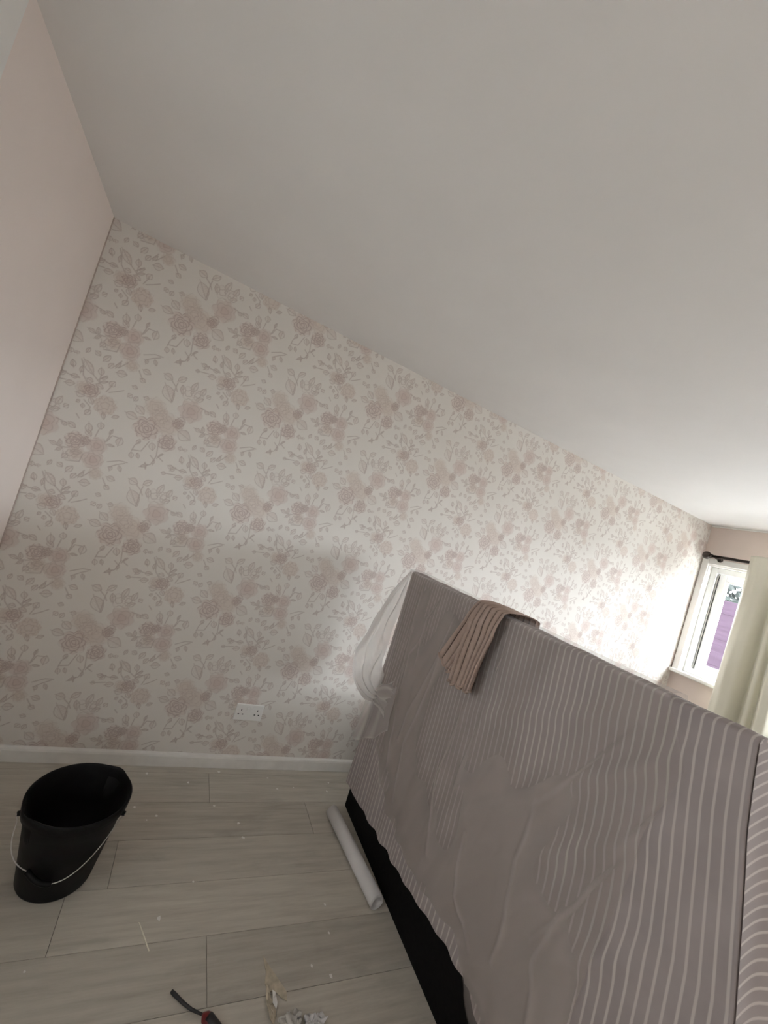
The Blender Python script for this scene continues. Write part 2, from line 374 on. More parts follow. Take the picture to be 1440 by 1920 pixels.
STEMS= [[(0.549,1.757),(0.572,1.753),(0.602,1.749)],[(0.399,1.831),(0.423,1.81),(0.423,1.766),(0.424,1.733)],[(0.426,1.832),(0.423,1.81),(0.434,1.791)],[(0.336,1.461),(0.341,1.49),(0.359,1.515)],[(0.337,1.466),(0.372,1.472),(0.391,1.525)],[(0.428,1.534),(0.437,1.47),(0.425,1.425),(0.388,1.402)],[(0.441,1.461),(0.462,1.489)],[(0.413,1.466),(0.43,1.452)],[(0.442,1.472),(0.469,1.456)],[(0.744,1.72),(0.752,1.75),(0.754,1.778)],[(0.748,1.723),(0.761,1.756),(0.79,1.756)],[(0.775,1.637),(0.818,1.658),(0.849,1.659)],[(0.784,1.616),(0.814,1.638),(0.841,1.653)],[(0.627,1.593),(0.676,1.603),(0.68,1.64)],[(0.705,1.573),(0.686,1.539)],[(0.729,1.576),(0.701,1.539)],[(0.778,1.561),(0.8,1.53)],[(0.707,1.765),(0.702,1.73)],[(0.585,1.644),(0.618,1.648)],[(0.566,1.52),(0.581,1.491),(0.589,1.457),(0.627,1.411)],[(0.697,1.421),(0.722,1.435),(0.747,1.452)],[(0.646,1.46),(0.671,1.488)],[(0.687,1.42),(0.701,1.457)],[(0.62,1.355),(0.65,1.333),(0.649,1.312)],[(0.508,1.449),(0.538,1.439),(0.581,1.438)],[(0.484,1.404),(0.537,1.412)],[(0.65,1.478),(0.652,1.441)],[(0.611,1.801),(0.625,1.786)],[(0.535,1.48),(0.549,1.479)],[(0.622,1.473),(0.655,1.447)]]
VR, WR, NN = .514, .5135, 206
DX, DZ = WR/NN, VR/NN
gx, gz = np.meshgrid(np.arange(NN)*DX, np.arange(NN)*DZ, indexing='ij')
FILL = np.zeros((NN, NN)); TAN = np.zeros((NN, NN)); LINE = np.zeros((NN, NN))
LAT = [(i*WR, i*VR/2 + j*VR) for i in (-3, -2, -1, 0, 1) for j in range(-6, 4)]
def near(cx, cz, rad):
    for (a, b) in LAT:
        x_, z_ = cx+a, cz+b
        if -rad < x_ < WR+rad and -rad < z_ < VR+rad: yield x_, z_
px_ = .0026
for k, (cx, cz, r, st) in enumerate(ROSES):
    for (x_, z_) in near(cx, cz, r*1.5):
        dx, dz = gx-x_, gz-z_; rho = np.hypot(dx, dz)/r; ph = np.arctan2(dz, dx) + k*1.7
        wob = 1+.09*np.sin(5*ph+k)+.05*np.sin(9*ph+2*k)
        ins = 1-sstep(.93, 1.05, rho/wob)
        rh = rho + .05*np.sin(dz*7/r+k*2)*np.sin(dx*6/r+k)
        def ring(r0, n_, o_, amp=.16):
            return r0*(1-amp+2*amp*np.abs(np.sin(n_*ph/2+o_)))
        def lines(spec, wd=.0019):
            L_ = np.zeros_like(rh); sh_ = np.zeros_like(rh)
            for (r0, n_, o_) in spec:
                q_ = ring(r0, n_, o_+k); dd_ = (rh-q_)*r
                L_ = np.maximum(L_, np.exp(-(dd_/wd)**2)); sh_ = sh_ + np.where(dd_ < 0, np.exp(dd_/(.22*r)), 0)*.5
            return L_, np.clip(sh_, 0, 1)
        out = 1-sstep(-.03, .05, rh-ring(.94, 7, k*1.0, .08))
        if st == 'd':
            L_, sh_ = lines([(.16, 3, 0), (.33, 3, 1.1), (.50, 4, .4), (.70, 5, 1.7), (.92, 6, .8)])
            FILL = np.maximum(FILL, out*(.34+.40*sh_)); LINE = np.maximum(LINE, np.clip(out+.3, 0, 1)*L_*.72)
        elif st == 's':
            L_, sh_ = lines([(.30, 3, 0), (.62, 4, .9), (.93, 5, .3)])
            FILL = np.maximum(FILL, out*(.80-.42*sstep(.1, .95, rho)+.20*sh_)); LINE = np.maximum(LINE, np.clip(out+.3, 0, 1)*L_*.38)
        elif st == 't':
            L_, sh_ = lines([(.35, 5, 0), (.66, 8, .5), (.95, 10, .2)], .0017)
            TAN = np.maximum(TAN, out*(.40+.3*sh_)); FILL = np.maximum(FILL, out*(.16+.25*sh_)); LINE = np.maximum(LINE, np.clip(out+.3, 0, 1)*L_*.42)
        elif st == 'f':
            L_, sh_ = lines([(.30, 4, 0), (.55, 5, .5), (.85, 6, .2)])
            TAN = np.maximum(TAN, (1-sstep(.45, 1.15, rho))*.55); FILL = np.maximum(FILL, (1-sstep(.4, 1.1, rho))*(.15+.15*sh_)); LINE = np.maximum(LINE, out*L_*.26)
        else:
            L_, sh_ = lines([(.45, 4, 0), (.92, 5, .9)])
            LINE = np.maximum(LINE, np.clip(out+.4, 0, 1)*L_*.55); FILL = np.maximum(FILL, out*(.06+.2*sh_))
for (xa, za, xb, zb, wd) in LEAVES:
    L = math.hypot(xb-xa, zb-za); ux, uz = (xb-xa)/L, (zb-za)/L; wd *= 1.05
    for (x_, z_) in near(xa, za, L*1.3):
        dx, dz = gx-x_, gz-z_; tt = (dx*ux+dz*uz)/L; ss = (-dx*uz+dz*ux)
        hw = wd/2*np.sin(PI*np.clip(tt, 0, 1)**.85)
        dd = np.abs(ss)-hw; inside = (tt > 0) & (tt < 1)
        ins = np.where(inside, 1-sstep(-.0015, .0015, dd), 0)
        FILL = np.maximum(FILL, ins*(.20+.22*np.clip(ss/wd*2, -1, 1)))
        LINE = np.maximum(LINE, np.where(inside, np.exp(-(dd/.0017)**2), 0)*.66)
        LINE = np.maximum(LINE, np.where((tt > -.15) & (tt < .95), np.exp(-(ss/.0014)**2), 0)*.6)
        LINE = np.maximum(LINE, ins*(1-sstep(.1, .5, np.abs(np.sin((tt*L-np.abs(ss))*PI/.0085))))*.28)
for pts in STEMS:
    for (x_, z_) in near(pts[0][0], pts[0][1], .14):
        ox, oz = x_-pts[0][0], z_-pts[0][1]
        for (p, q) in zip(pts[:-1], pts[1:]):
            ex, ez = q[0]-p[0], q[1]-p[1]; L2 = ex*ex+ez*ez
            dx, dz = gx-(p[0]+ox), gz-(p[1]+oz)
            tt = np.clip((dx*ex+dz*ez)/L2, 0, 1); dd = np.hypot(dx-tt*ex, dz-tt*ez)
            LINE = np.maximum(LINE, np.exp(-(dd/.0021)**2)*.68)
def drop_mesh(k, width):
    cols = int(round(width/DX))+1; z0i = 26; rows = int((H-z0i*DZ)/DZ)+1
    ii = np.arange(cols); jj = np.arange(rows)+z0i
    I, J = np.meshgrid(ii, jj)
    sh = (J - k*(NN//2))
    # the unit cell is drawn for column 0; crossing a column boundary shifts by half a repeat
    Iw = I % NN; Jw = (sh - (I//NN)*(NN//2)) % NN
    ink_ = np.stack([FILL[Iw, Jw], TAN[Iw, Jw], LINE[Iw, Jw], np.ones(I.shape)], -1)
    P = np.stack([I*DX, np.zeros(I.shape), np.minimum(J*DZ, H)], -1)
    P[-1, :, 2] = H
    return grid_mesh('wallpaper_drop', P, attrs={'ink': ink_})
dA, dB = drop_mesh(0, WR), drop_mesh(1, WR)
k = 0; x = X0
while x < X1-.01:
    wd = min(WR, X1-x)
    me = (dA, dB)[k % 2] if wd > WR-.001 else drop_mesh(k % 2, wd)
    link('wallpaper_drop', me, M['wallpaper'], wb, (x, Y1, 0))
    x += WR; k += 1

# ---- window in the right wall
win = empty('window_1', (X1, WY1, WZ0)); tag(win, 'white framed casement window beside the floral wall', kind='structure')
def wpart(name, mb, mt, parent=None, smooth=False):
    return rel(mb, win).build(name, mt, parent or win, smooth)
T = .048
wpart('architrave', MB().box(X1-.018, X1+.002, WY1-.025, WY1+.026, WZ0, WZ1+.045, .004).box(X1-.018, X1+.002, WY0-.03, WY0+.02, WZ0, WZ1+.045, .004)
      .box(X1-.017, X1+.002, WY0+.02, WY1-.025, WZ1-.005, WZ1+.045, .004), M['gloss_white'])
wpart('reveal', MB().box(X1+.002, X1+.3, WY1-.028, WY1-.0005, WZ0, WZ1).box(X1+.002, X1+.3, WY0+.0005, WY0+.02, WZ0, WZ1).box(X1+.002, X1+.3, WY0+.02, WY1-.028, WZ1-.02, WZ1-.0005), M['gloss_white'])
wpart('window_sill', MB().box(X1-.055, X1+.09, WY0-.05, WY1+.030, WZ0-.028, WZ0+.004, .008), M['gloss_white'])
FX0, FX1 = X1+.055, X1+.125        # uPVC frame depth
fy1, fy0, fz1, fz0 = WY1-.028, WY0+.02, WZ1-.02, WZ0+.004
FW = .050
m1y, m2y, m3y, m4y = fy1-.62, fy1-1.65, fy0+1.65, fy0+.62
fb = MB().box(FX0, FX1, fy1-FW, fy1, fz0, fz1, .004).box(FX0, FX1, fy0, fy0+FW, fz0, fz1, .004).box(FX0, FX1, fy0+FW, fy1-FW, fz1-FW, fz1, .004).box(FX0, FX1, fy0+FW, fy1-FW, fz0, fz0+FW, .004)
for my in (m1y, m2y, m3y, m4y): fb.box(FX0, FX1, my-.034, my+.034, fz0+FW, fz1-FW, .004)
wpart('window_frame', fb, M['upvc'])
def sash(ya, yb, hinge_y, ang, fixed=False):
    # built about the hinge line, then swung outwards
    z0s, z1s = fz0+FW-.004, fz1-FW+.004; SW = .052
    e = bpy.data.objects.new('casement', None); COL.objects.link(e); e.empty_display_size = .05; e.parent = win
    e.location = Vector((FX1-.045, hinge_y, 0)) - Vector((win.location.x, win.location.y, win.location.z))
    e.rotation_euler.z = ang
    a, b = sorted((ya-hinge_y, yb-hinge_y)); x0, x1 = 0.0, .062
    MB().box(x0, x1, a, a+SW, z0s, z1s, .005).box(x0, x1, b-SW, b, z0s, z1s, .005).box(x0, x1, a+SW, b-SW, z0s, z0s+SW, .005).box(x0, x1, a+SW, b-SW, z1s-SW, z1s, .005).build('sash', M['upvc'], e)
    g_ = .014
    MB().box(x0+.008, x1-.008, a+SW, a+SW+g_, z0s+SW, z1s-SW, .003).box(x0+.008, x1-.008, b-SW-g_, b-SW, z0s+SW, z1s-SW, .003).box(x0+.008, x1-.008, a+SW+g_, b-SW-g_, z0s+SW, z0s+SW+g_, .003).box(x0+.008, x1-.008, a+SW+g_, b-SW-g_, z1s-SW-g_, z1s-SW, .003).build('glazing_bead', M['gloss_white'], e)
    MB().box(x0+.027, x0+.031, a+SW+.004, b-SW-.004, z0s+SW+.004, z1s-SW-.004).build('pane', M['glass'], e)
    if not fixed:
        MB().box(x0+.004, x0+.05, b-.002, b+.004, z0s+.02, z1s-.02, .001).build('gasket', M['gasket'], e)
        MB().box(x0-.012, x0+.004, b+.004, b+.012, z0s+.015, z1s-.015, .002).build('hinge_rail', M['steel'], e)
        MB().box(x0-.03, x0+.002, a+.015, a+.035, (z0s+z1s)/2-.06, (z0s+z1s)/2+.06, .004).build('handle', M['gloss_white'], e)
    return e
sash(m1y+.034, fy1-FW-.014, fy1-FW-.014, math.radians(14))
sash(m2y+.034, m1y-.034, m1y-.034, 0, True)
sash(m3y+.034, m2y-.034, m2y-.034, 0, True)
sash(m4y+.034, m3y-.034, m3y-.034, 0, True)
sash(fy0+FW, m4y-.034, m4y-.034, 0)
# added rear window, an opening for fill light: frames and panes
def glazed(name, label, ax, lo, hi, z0, z1, plane, bars):
    e = empty(name, (plane, lo, z0) if ax == 'y' else (lo, plane, z0)); tag(e, label, kind='structure')
    L = hi-lo; Hh = z1-z0; fb = MB(); pn = []
    bx = (lambda mb, a, b_, c, d, t0, t1, bv=0: mb.box(t0, t1, a, b_, c, d, bv)) if ax == 'y' else (lambda mb, a, b_, c, d, t0, t1, bv=0: mb.box(a, b_, -t1, -t0, c, d, bv))
    xs = [0]+[L*(i+1)/bars for i in range(bars)]
    for i, x_ in enumerate(xs):
        a = 0 if i == 0 else x_-.035; c = L if i == bars else x_+.035
        bx(fb, a if i else 0, c if i < bars else L, 0, Hh, .06, .13, .004)
    for i in range(bars):
        a = xs[i]+.035; c = xs[i+1]-.035
        bx(fb, a, c, 0, .06, .062, .128, .004); bx(fb, a, c, Hh-.06, Hh, .062, .128, .004)
        mb = MB(); bx(mb, a, c, .06, Hh-.06, .093, .097); pn.append(mb)
    fb.build('window_frame', M['upvc'], e)
    for mb in pn: mb.build('pane', M['glass'], e)
glazed('added_fill_window', 'small added window behind the camera for fill light', 'x', FX_0, FX_1, FZ0, FZ1, Y0, 1)

# ---- outside: fence, tree, lawn
gr = MB().box(-30, 40, -30, 30, -.25, -.15).build('garden_ground', M['grass']); tag(gr, 'ground outside the window', kind='structure')
fen = empty('garden_fence', (8.2, 0, -.15)); tag(fen, 'pinkish purple board fence seen through the window', 'fence')
for i in range(10):
    MB().box(-.010 - .004*(i % 2), .010 - .004*(i % 2), -3, 9.5, .005+i*.216, .005+i*.216+.222, .003).build('fence_board', M['fence'], fen)
for i in range(8):
    MB().box(.014, .10, -3+i*1.75, -2.91+i*1.75, 0, 2.22, .006).build('fence_post', M['fence'], fen)
tr_ = empty('garden_tree', (13.0, 6.6, -.15)); tag(tr_, 'leafy tree showing against the sky above the fence', 'tree')
MB().tube([(0, 0, 0), (.05, .02, 1.2), (-.03, .05, 2.4), (.04, 0, 3.4)], [.16, .13, .1, .05], 10).build('trunk', M['bark'], tr_, True)
mb = MB()
for i in range(1500):
    d = Vector((random.gauss(0, 1), random.gauss(0, 1), random.gauss(0, 1))).normalized()*random.uniform(.35, 1)**.5
    p = Vector((d.x*1.5, d.y*1.7, 2.95+d.z*.95)); a = Vector((random.gauss(0,1), random.gauss(0,1), random.gauss(0,1))).normalized(); b = a.orthogonal()
    n_ = len(mb.v); s_ = .11
    mb.v += [tuple(p-a*s_), tuple(p+b*s_*.5), tuple(p+a*s_), tuple(p-b*s_*.5)]; mb.f.append((n_, n_+1, n_+2, n_+3))
mb.build('foliage', M['leaf'], tr_)

# ============================================================ CURTAINS AND POLE
PX, PZ = X1-.095, 2.105
cp = empty('curtain_pole', (PX, 2.12, PZ)); tag(cp, 'dark bronze curtain pole with ball finial above the window', 'curtain pole')
def cpart(n, mb, sm=True): return rel(mb, cp).build(n, M['pole'], cp, sm)
cpart('rod', MB().tube([(PX, 2.10, PZ), (PX, -2.05, PZ)], .0125, 14))
def ball(c, r): return MB().lathe([(max(r*math.sin(PI*i/12), .0005), -r*math.cos(PI*i/12)) for i in range(13)], c, 20)
cpart('finial', ball((PX, 2.128, PZ), .034))
cpart('collar', MB().tube([(PX, 2.098, PZ), (PX, 2.088, PZ)], .019, 14))
for yb in (2.055, -2.0):
    cpart('bracket', MB().tube([(X1-.0195, yb, PZ-.012), (PX+.004, yb, PZ-.012), (PX, yb, PZ-.0125)], .008, 10).tube([(X1-.0195, yb, PZ-.012), (X1-.024, yb, PZ-.012)], .022, 14))
cpart('finial', ball((PX, -2.07, PZ), .034))

def curtain(ya, prof, label, seed):
    """prof: list of (distance along the window from ya, depth into the room)"""
    ds = np.array([p[0] for p in prof]); dp = np.array([p[1] for p in prof])
    n = 150; u = np.linspace(0, ds[-1], n)
    # smooth through the points
    dep = np.interp(u, ds, dp)
    ker = np.exp(-np.linspace(-2, 2, 13)**2); ker /= ker.sum()
    dep = np.convolve(np.pad(dep, 6, mode='edge'), ker, 'valid')
    zs = np.concatenate([np.linspace(2.155, 2.09, 5), np.linspace(2.06, .05, 60)])
    P = np.zeros((len(zs), n, 3))
    for i, z in enumerate(zs):
        f = .45 + .55*min(1, (2.155-z)/.9) if z < 2.155 else .45
        sp = 1.0 + .05*max(0, (1.9-z))/1.9
        P[i, :, 0] = PX - .004 - (dep*f) + .006*np.sin(u*25+z*2.3+seed)*min(1, (2.155-z))
        P[i, :, 1] = ya - u*sp + .006*np.sin(z*2.1+u*9+seed)*min(1, (2.155-z))
        P[i, :, 2] = z
    P[:, :, 0] -= .026
    me = grid_mesh('curtain', P)
    o = link('curtain', me, M['curtain'], smooth=True)
    md = o.modifiers.new('cloth_thickness', 'SOLIDIFY'); md.thickness = .003
    tag(o, label, 'curtain', 'cream satin curtains on the pole'); return o
curtain(1.80, [(0, -.015), (.008, .01), (.035, .070), (.085, .098), (.135, .065), (.165, -.01), (.18, -.03), (.195, -.01), (.225, .060), (.25, .064), (.268, .02), (.28, .025), (.315, .105), (.375, .11), (.42, .0)], 'cream satin curtain hanging in folds beside the open casement', 0)

# ============================================================ BED WITH HEADBOARD
XF, XB = 1.146, 1.222        # cloth front and back planes
YF, YN = 1.935, .411         # far and near ends
TOPZ = 1.297
bed = empty('bed', (1.18, 1.17, 0)); tag(bed, 'black bed with a tall headboard under a striped sheet', 'bed')
def bpart(n, mb, mt, sm=False, par=None): return rel(mb, bed).build(n, mt, par or bed, sm)
bpart('headboard', MB().box(1.162, 1.208, .435, 1.918, 0, 1.278, .006), M['black'])
bpart('bed_base', MB().box(1.209, 3.16, .44, 1.915, .06, .34, .01), M['black'])
bpart('mattress', MB().box(1.226, 3.18, .425, 1.93, .341, .585, .05), M['mattress'], True)
for lx in (1.30, 3.05):
    for ly in (.52, 1.83):
        bpart('leg', MB().tube([(lx, ly, 0), (lx, ly, .06)], .025, 14), M['black_rubber'])

# ---- striped sheet: a closed drape over the headboard
HEM = [(2.0, .112), (1.938, .113), (1.783, .128), (1.576, .137), (1.372, .170), (1.284, .184), (1.128, .204), (1.03, .221), (.966, .221), (.919, .195), (.864, .190), (.842, .172), (.70, .15), (.2, .13)]
hy = np.array([p[0] for p in HEM][::-1]); hz = np.array([p[1] for p in HEM][::-1])
def near_y(z):   # the near edge flares towards the camera lower down
    return np.interp(z, [.1, .5, .8, 1.0, 1.114, 1.2, 1.297], [.295, .318, .340, .372, .392, .402, .411])
def front_bulge(y, z):
    """how far the cloth stands off the headboard (metres, towards the room)"""
    low = np.clip((TOPZ-z)/1.1, 0, 1)
    b = .006*np.sin(y*11+z*1.4)*low
    # diagonal tension folds sinking from the near top corner towards the far floor
    for (y0, z0, k, amp, wd) in ((.46, 1.25, .62, .013, .026), (.46, 1.06, .60, .012, .030), (.45, .80, .55, .015, .034), (.62, 1.22, 1.15, .006, .025)):
        s = (y-y0); line = z0 - s/k*.62
        q = (z-line)*.75
        b = b + amp*np.exp(-(q/wd)**2)*sstep(0, .12, s)*(1-sstep(.35, .8, s))
    nearm = np.exp(-((y-.42)/.22)**2)
    b = b + .012*nearm*low
    b = b + .007*low*np.sin(y*46+np.sin(z*5)*1.2)*sstep(.9, 1.7, y)*sstep(.1, .5, 1.3-z)*.7
    return b
NF, NE, NBK = 230, 14, 60
rows = np.linspace(0, 1, 120)
Pf = []; St = []
for v in rows:
    ring = []; st = []
    # front, far -> near
    s = np.linspace(0, 1, NF)
    yb_ = YF + (0.411-YF)*s
    hem = np.interp(yb_, hy, hz) + .004*np.sin(yb_*60)
    z = hem + (TOPZ-.014-hem)*v
    yN = near_y(z)
    y = YF + (yN-YF)*s
    x = XF - front_bulge(y, z)
    ring.append(np.stack([x, y, z], -1)); st.append(YF-(YF-.411)*s + .0035*np.sin(z*7+s*9)*(1-v))
    # near end
    e = np.linspace(0, 1, NE+2)[1:-1]
    z2 = np.full(NE, z[-1]); ye = near_y(z2)
    ring.append(np.stack([x[-1]+(XB-x[-1])*e, ye - .001*np.sin(PI*e), z2], -1)); st.append(.411-(XB-XF)*e)
    # back, near -> far
    s3 = np.linspace(0, 1, NBK); hem3 = .62
    z3 = hem3 + (TOPZ-.014-hem3)*v; y3 = .411+(YF-.411)*s3
    z3a = z[-1]+(z3-z[-1])*np.minimum(1, s3*6) ; z3a = np.where(s3 > .8, z3a+(z[0]-z3a)*sstep(.8, 1, s3), z3a)
    ring.append(np.stack([np.full(NBK, XB)+.004*np.sin(y3*20), near_y(z3a)*(1-sstep(0, .12, s3)) + y3*sstep(0, .12, s3), z3a], -1)); st.append(y3)
    # far end
    e4 = np.linspace(0, 1, 8)[1:-1]
    ring.append(np.stack([XB+(x[0]-XB)*e4, np.full(6, YF+.004), np.full(6, z[0])], -1)); st.append(np.full(6, YF)+.07*e4)
    Pf.append(np.concatenate(ring)); St.append(np.concatenate(st))
# rounding over the top and the top face
last = Pf[-1]; stl = St[-1]; xm = (XF+XB)/2
for (k, dz) in ((.95, .006), (.86, .010), (.70, .0125), (.4, .014), (.02, .0145)):
    r_ = last.copy(); r_[:, 0] = xm + (last[:, 0]-xm)*k
    r_[:, 1] = 1.17 + (last[:, 1]-1.17)*(1-(1-k)*.006)
    r_[:, 2] = last[:, 2] + dz + .003*np.sin(last[:, 1]*31) * (1-k)
    Pf.append(r_); St.append(stl)
Pf = np.array(Pf); St = np.array(St)
sheet = empty('striped_sheet', (XF, 1.17, 0)); tag(sheet, 'taupe sheet with thin white stripes draped over the headboard', 'bed sheet')
Pf[..., 0] -= XF; Pf[..., 1] -= 1.17
link('main_panel', grid_mesh('main_panel', Pf, closed=True, attrs={'stripe': St}), M['sheet'], sheet, smooth=True)
# the end that folds round the near corner: stripes run across it
ne, nz = 46, 110
E_, V_ = np.meshgrid(np.linspace(0, 1, ne), np.linspace(0, 1, nz))
zz = 1.292 - V_*1.13
xx = XF - .002 + E_*.40 - .012*V_*0
edge = near_y(zz)
yy2 = edge - .004 - .008*sstep(0, .3, E_) - .016*np.exp(-((E_-.22)/.06)**2)*sstep(.05, .4, V_) - .022*np.exp(-((E_-.5)/.09)**2)*sstep(.0, .4, V_) + .05*sstep(.2, 1, E_)*(1-sstep(0, .25, V_))
yy2 += .003*np.sin(zz*31+E_*15)*sstep(.1, .4, E_)
zz = zz - .05*sstep(.35, 1, E_)*(1-V_) + .02*E_*(1-V_)*0
strp = zz - .36*(xx-XF) + .003*np.sin(zz*19)
P = np.stack([xx-XF, yy2-1.17, zz], -1)
link('end_fold', grid_mesh('end_fold', P, attrs={'stripe': strp}), M['sheet'], sheet, smooth=True)

# ---- polythene dust sheet over it
MILK = [(1.744,1.23,1.621,.69,.1,.3),(1.456,1.142,1.594,.526,.107,.5),(1.448,.431,1.083,.318,.165,.5),(1.103,.8,.771,.408,.187,.6),(.637,1.191,.797,.891,.040,.10),(.797,.891,1.01,.605,.086,.4),(.546,1.078,.755,.575,.05,.08),(.658,.563,.649,.397,.08,.5),(1.834,.458,1.502,.199,.064,.3),(1.108,.973,1.166,.799,.069,-.35),(.852,1.265,.909,.963,.076,-.45),(.695,.837,.712,.662,.04,-.3),(.918,.87,.946,.763,.041,-.2),(.903,.326,.725,.301,.082,.4)]
def milk(y, z):
    m_ = np.full(y.shape, .34)
    for (ya, za, yb, zb, w_, amp) in MILK:
        ey_, ez_ = yb-ya, zb-za; L2 = ey_**2+ez_**2
        t_ = np.clip(((y-ya)*ey_+(z-za)*ez_)/L2, 0, 1); d_ = np.hypot(y-ya-t_*ey_, z-za-t_*ez_)
        m_ = m_ + amp*np.exp(-(d_/w_)**2)
    return m_
ds_ = empty('plastic_dust_sheet', (XF, 1.17, 0)); tag(ds_, 'thin translucent plastic dust sheet over the striped sheet', 'dust sheet')
BOT = [(1.80,.48),(1.673,.369),(1.533,.27),(1.382,.254),(1.25,.250),(1.122,.259),(.99,.285),(.944,.285),(.89,.20),(.841,.165),(.785,.13),(.70,.12),(.60,.12)]
bl = np.array(BOT); cum = np.concatenate([[0], np.cumsum(np.hypot(*np.diff(bl, axis=0).T))]); cum /= cum[-1]
ns, nt = 300, 220
s, t_ = np.meshgrid(np.linspace(0, 1, ns), np.linspace(0, 1, nt))
ty = 1.945 + (.585-1.945)*s
by = np.interp(s, cum, bl[:, 0]); bz = np.interp(s, cum, bl[:, 1]) + .006*np.sin(s*70)
yy = ty + (by-ty)*t_
rb = np.interp(t_, [0, .12, .26, .35, .55, .7, 1], [0, -.075, -.04, -.035, -.015, 0, 0])   # right edge wanders
yy = yy + rb*s**6
zz = (TOPZ+.004) + (bz-(TOPZ+.004))*t_
mk = milk(yy, zz)
nz1 = fnoise(yy*5.0+zz*1.5, zz*1.6, 3.1); nz2 = fnoise(yy*13+zz*5, zz*3.5, 7.7)
mk = mk + .28*nz1 + .16*nz2
lift = .0045 + .010*np.clip(mk-.25, 0, 1) + .006*np.abs(nz2)
# long hanging creases
cr = np.sin((yy-.35*zz)*30+2.5*nz1)
lift = lift + .0035*np.clip(cr, 0, 1)**3*sstep(.03, .2, t_)
mk = np.minimum(mk - .06, .80)
# sharp creases where the film is pulled over the headboard
CREASE= [[(1.888, 1.299), (1.864, 1.055), (1.812, 0.951)], [(1.758, 1.293), (1.766, 1.108), (1.734, 0.872), (1.685, 0.653)], [(1.45, 1.231), (1.474, 1.04), (1.498, 0.812), (1.537, 0.572), (1.496, 0.347)], [(1.474, 1.055), (1.556, 0.754), (1.594, 0.558)], [(1.622, 1.067), (1.706, 0.917), (1.687, 0.759)], [(1.576, 1.28), (1.654, 1.119), (1.628, 0.866)], [(0.628, 1.2), (0.694, 1.075), (0.783, 0.909), (0.851, 0.807)], [(0.491, 1.149), (0.512, 1.092), (0.561, 0.998), (0.602, 0.89)], [(0.561, 0.938), (0.63, 0.781), (0.651, 0.713), (0.73, 0.544)], [(1.126, 1.282), (1.142, 0.953), (1.166, 0.637)], [(1.232, 0.967), (1.272, 0.623), (1.201, 0.366)], [(0.83, 0.851), (0.843, 0.615), (0.815, 0.391)], [(0.678, 0.697), (0.701, 0.518), (0.681, 0.374)], [(1.663, 0.665), (1.612, 0.386)], [(1.061, 0.563), (1.026, 0.374), (0.909, 0.32)]]
for pts in CREASE:
    dd = np.full(yy.shape, 9.0)
    for (p, q) in zip(pts[:-1], pts[1:]):
        ey_, ez_ = q[0]-p[0], q[1]-p[1]; L2 = ey_**2+ez_**2
        tt = np.clip(((yy-p[0])*ey_+(zz-p[1])*ez_)/L2, 0, 1); dd = np.minimum(dd, np.hypot(yy-p[0]-tt*ey_+.006*nz2, zz-p[1]-tt*ez_))
    fade = np.clip(np.hypot(yy-pts[0][0], zz-pts[0][1])/.10, .25, 1)*np.clip(np.hypot(yy-pts[-1][0], zz-pts[-1][1])/.10, .25, 1)
    mk = mk + .32*fade*np.exp(-(dd/.0055)**2); lift = lift + .006*np.exp(-(dd/.009)**2)
xx = XF - front_bulge(yy, zz) - lift
# over the top edge to the back
ov = []
om = []
for (k, dz) in ((1.0, .003), (.7, .007), (.3, .010), (-.3, .011), (-.8, .008), (-1.0, -.02), (-1.02, -.12)):
    r_ = np.stack([np.full(ns, xm)-(xm-(XF-.004))*k - (0 if k > -.9 else -.004), yy[0], np.full(ns, TOPZ+dz)], -1)
    ov.append(r_); om.append(np.full(ns, .30))
P = np.concatenate([np.array(ov[::-1]), np.stack([xx, yy, zz], -1)])
mk = np.concatenate([np.array(om), mk])
mk = np.clip(mk, 0.02, 1)
P[..., 0] -= XF; P[..., 1] -= 1.17
link('film', grid_mesh('film', P, attrs={'milk': mk}), M['film'], ds_, smooth=True)
mk2 = np.clip(1.15*mk + .25*np.concatenate([np.zeros_like(np.array(om)), fnoise(yy*4.0-zz*3.0, zz*4.0+yy*2, 12.3)]) - .12, 0, 1)
P2 = P.copy(); P2[len(om):, :, 0] -= .004
P2[:len(om), :, 2] += .002
link('film_ply', grid_mesh('film_ply', P2[len(om)-1:], attrs={'milk': mk2[len(om)-1:]}), M['film_ply'], ds_, smooth=True)
# bunched film billowing off the far end, towards the papered wall
outer = [(1.14,1.945,1.292),(1.11,1.99,1.18),(1.07,1.99,1.05),(1.055,2.045,.875),(1.055,2.12,.735),(1.055,2.085,.655),(1.06,1.96,.60),(1.075,1.84,.605),(1.09,1.755,.66)]
inner = [(1.14,1.94,1.285),(1.135,1.935,1.18),(1.13,1.93,1.05),(1.13,1.93,.93),(1.13,1.925,.83),(1.125,1.91,.76),(1.115,1.87,.715),(1.105,1.80,.70),(1.095,1.74,.74)]
def spl(pts, n):
    pts = np.array(pts); k_ = np.linspace(0, len(pts)-1, n); out = np.zeros((n, 3)); i0 = np.clip(k_.astype(int), 0, len(pts)-2); f = (k_-i0)[:, None]
    g = lambda j: pts[np.clip(j, 0, len(pts)-1)]
    p0, p1, p2, p3 = g(i0-1), g(i0), g(i0+1), g(i0+2)
    return .5*((2*p1)+(-p0+p2)*f+(2*p0-5*p1+4*p2-p3)*f**2+(-p0+3*p1-3*p2+p3)*f**3)
nA, nB = 110, 46
Oc, Ic = spl(outer, nA), spl(inner, nA)
q = np.linspace(0, 1, nB)[None, :, None]
P = Oc[:, None, :]*(1-q) + Ic[:, None, :]*q
tt = np.linspace(0, 1, nA)[:, None]; qq = np.linspace(0, 1, nB)[None, :]
wr_ = np.sin(qq*24+tt*4+1.5*np.sin(tt*9)) * np.sin(PI*np.clip(tt*1.0, 0, 1))**.6
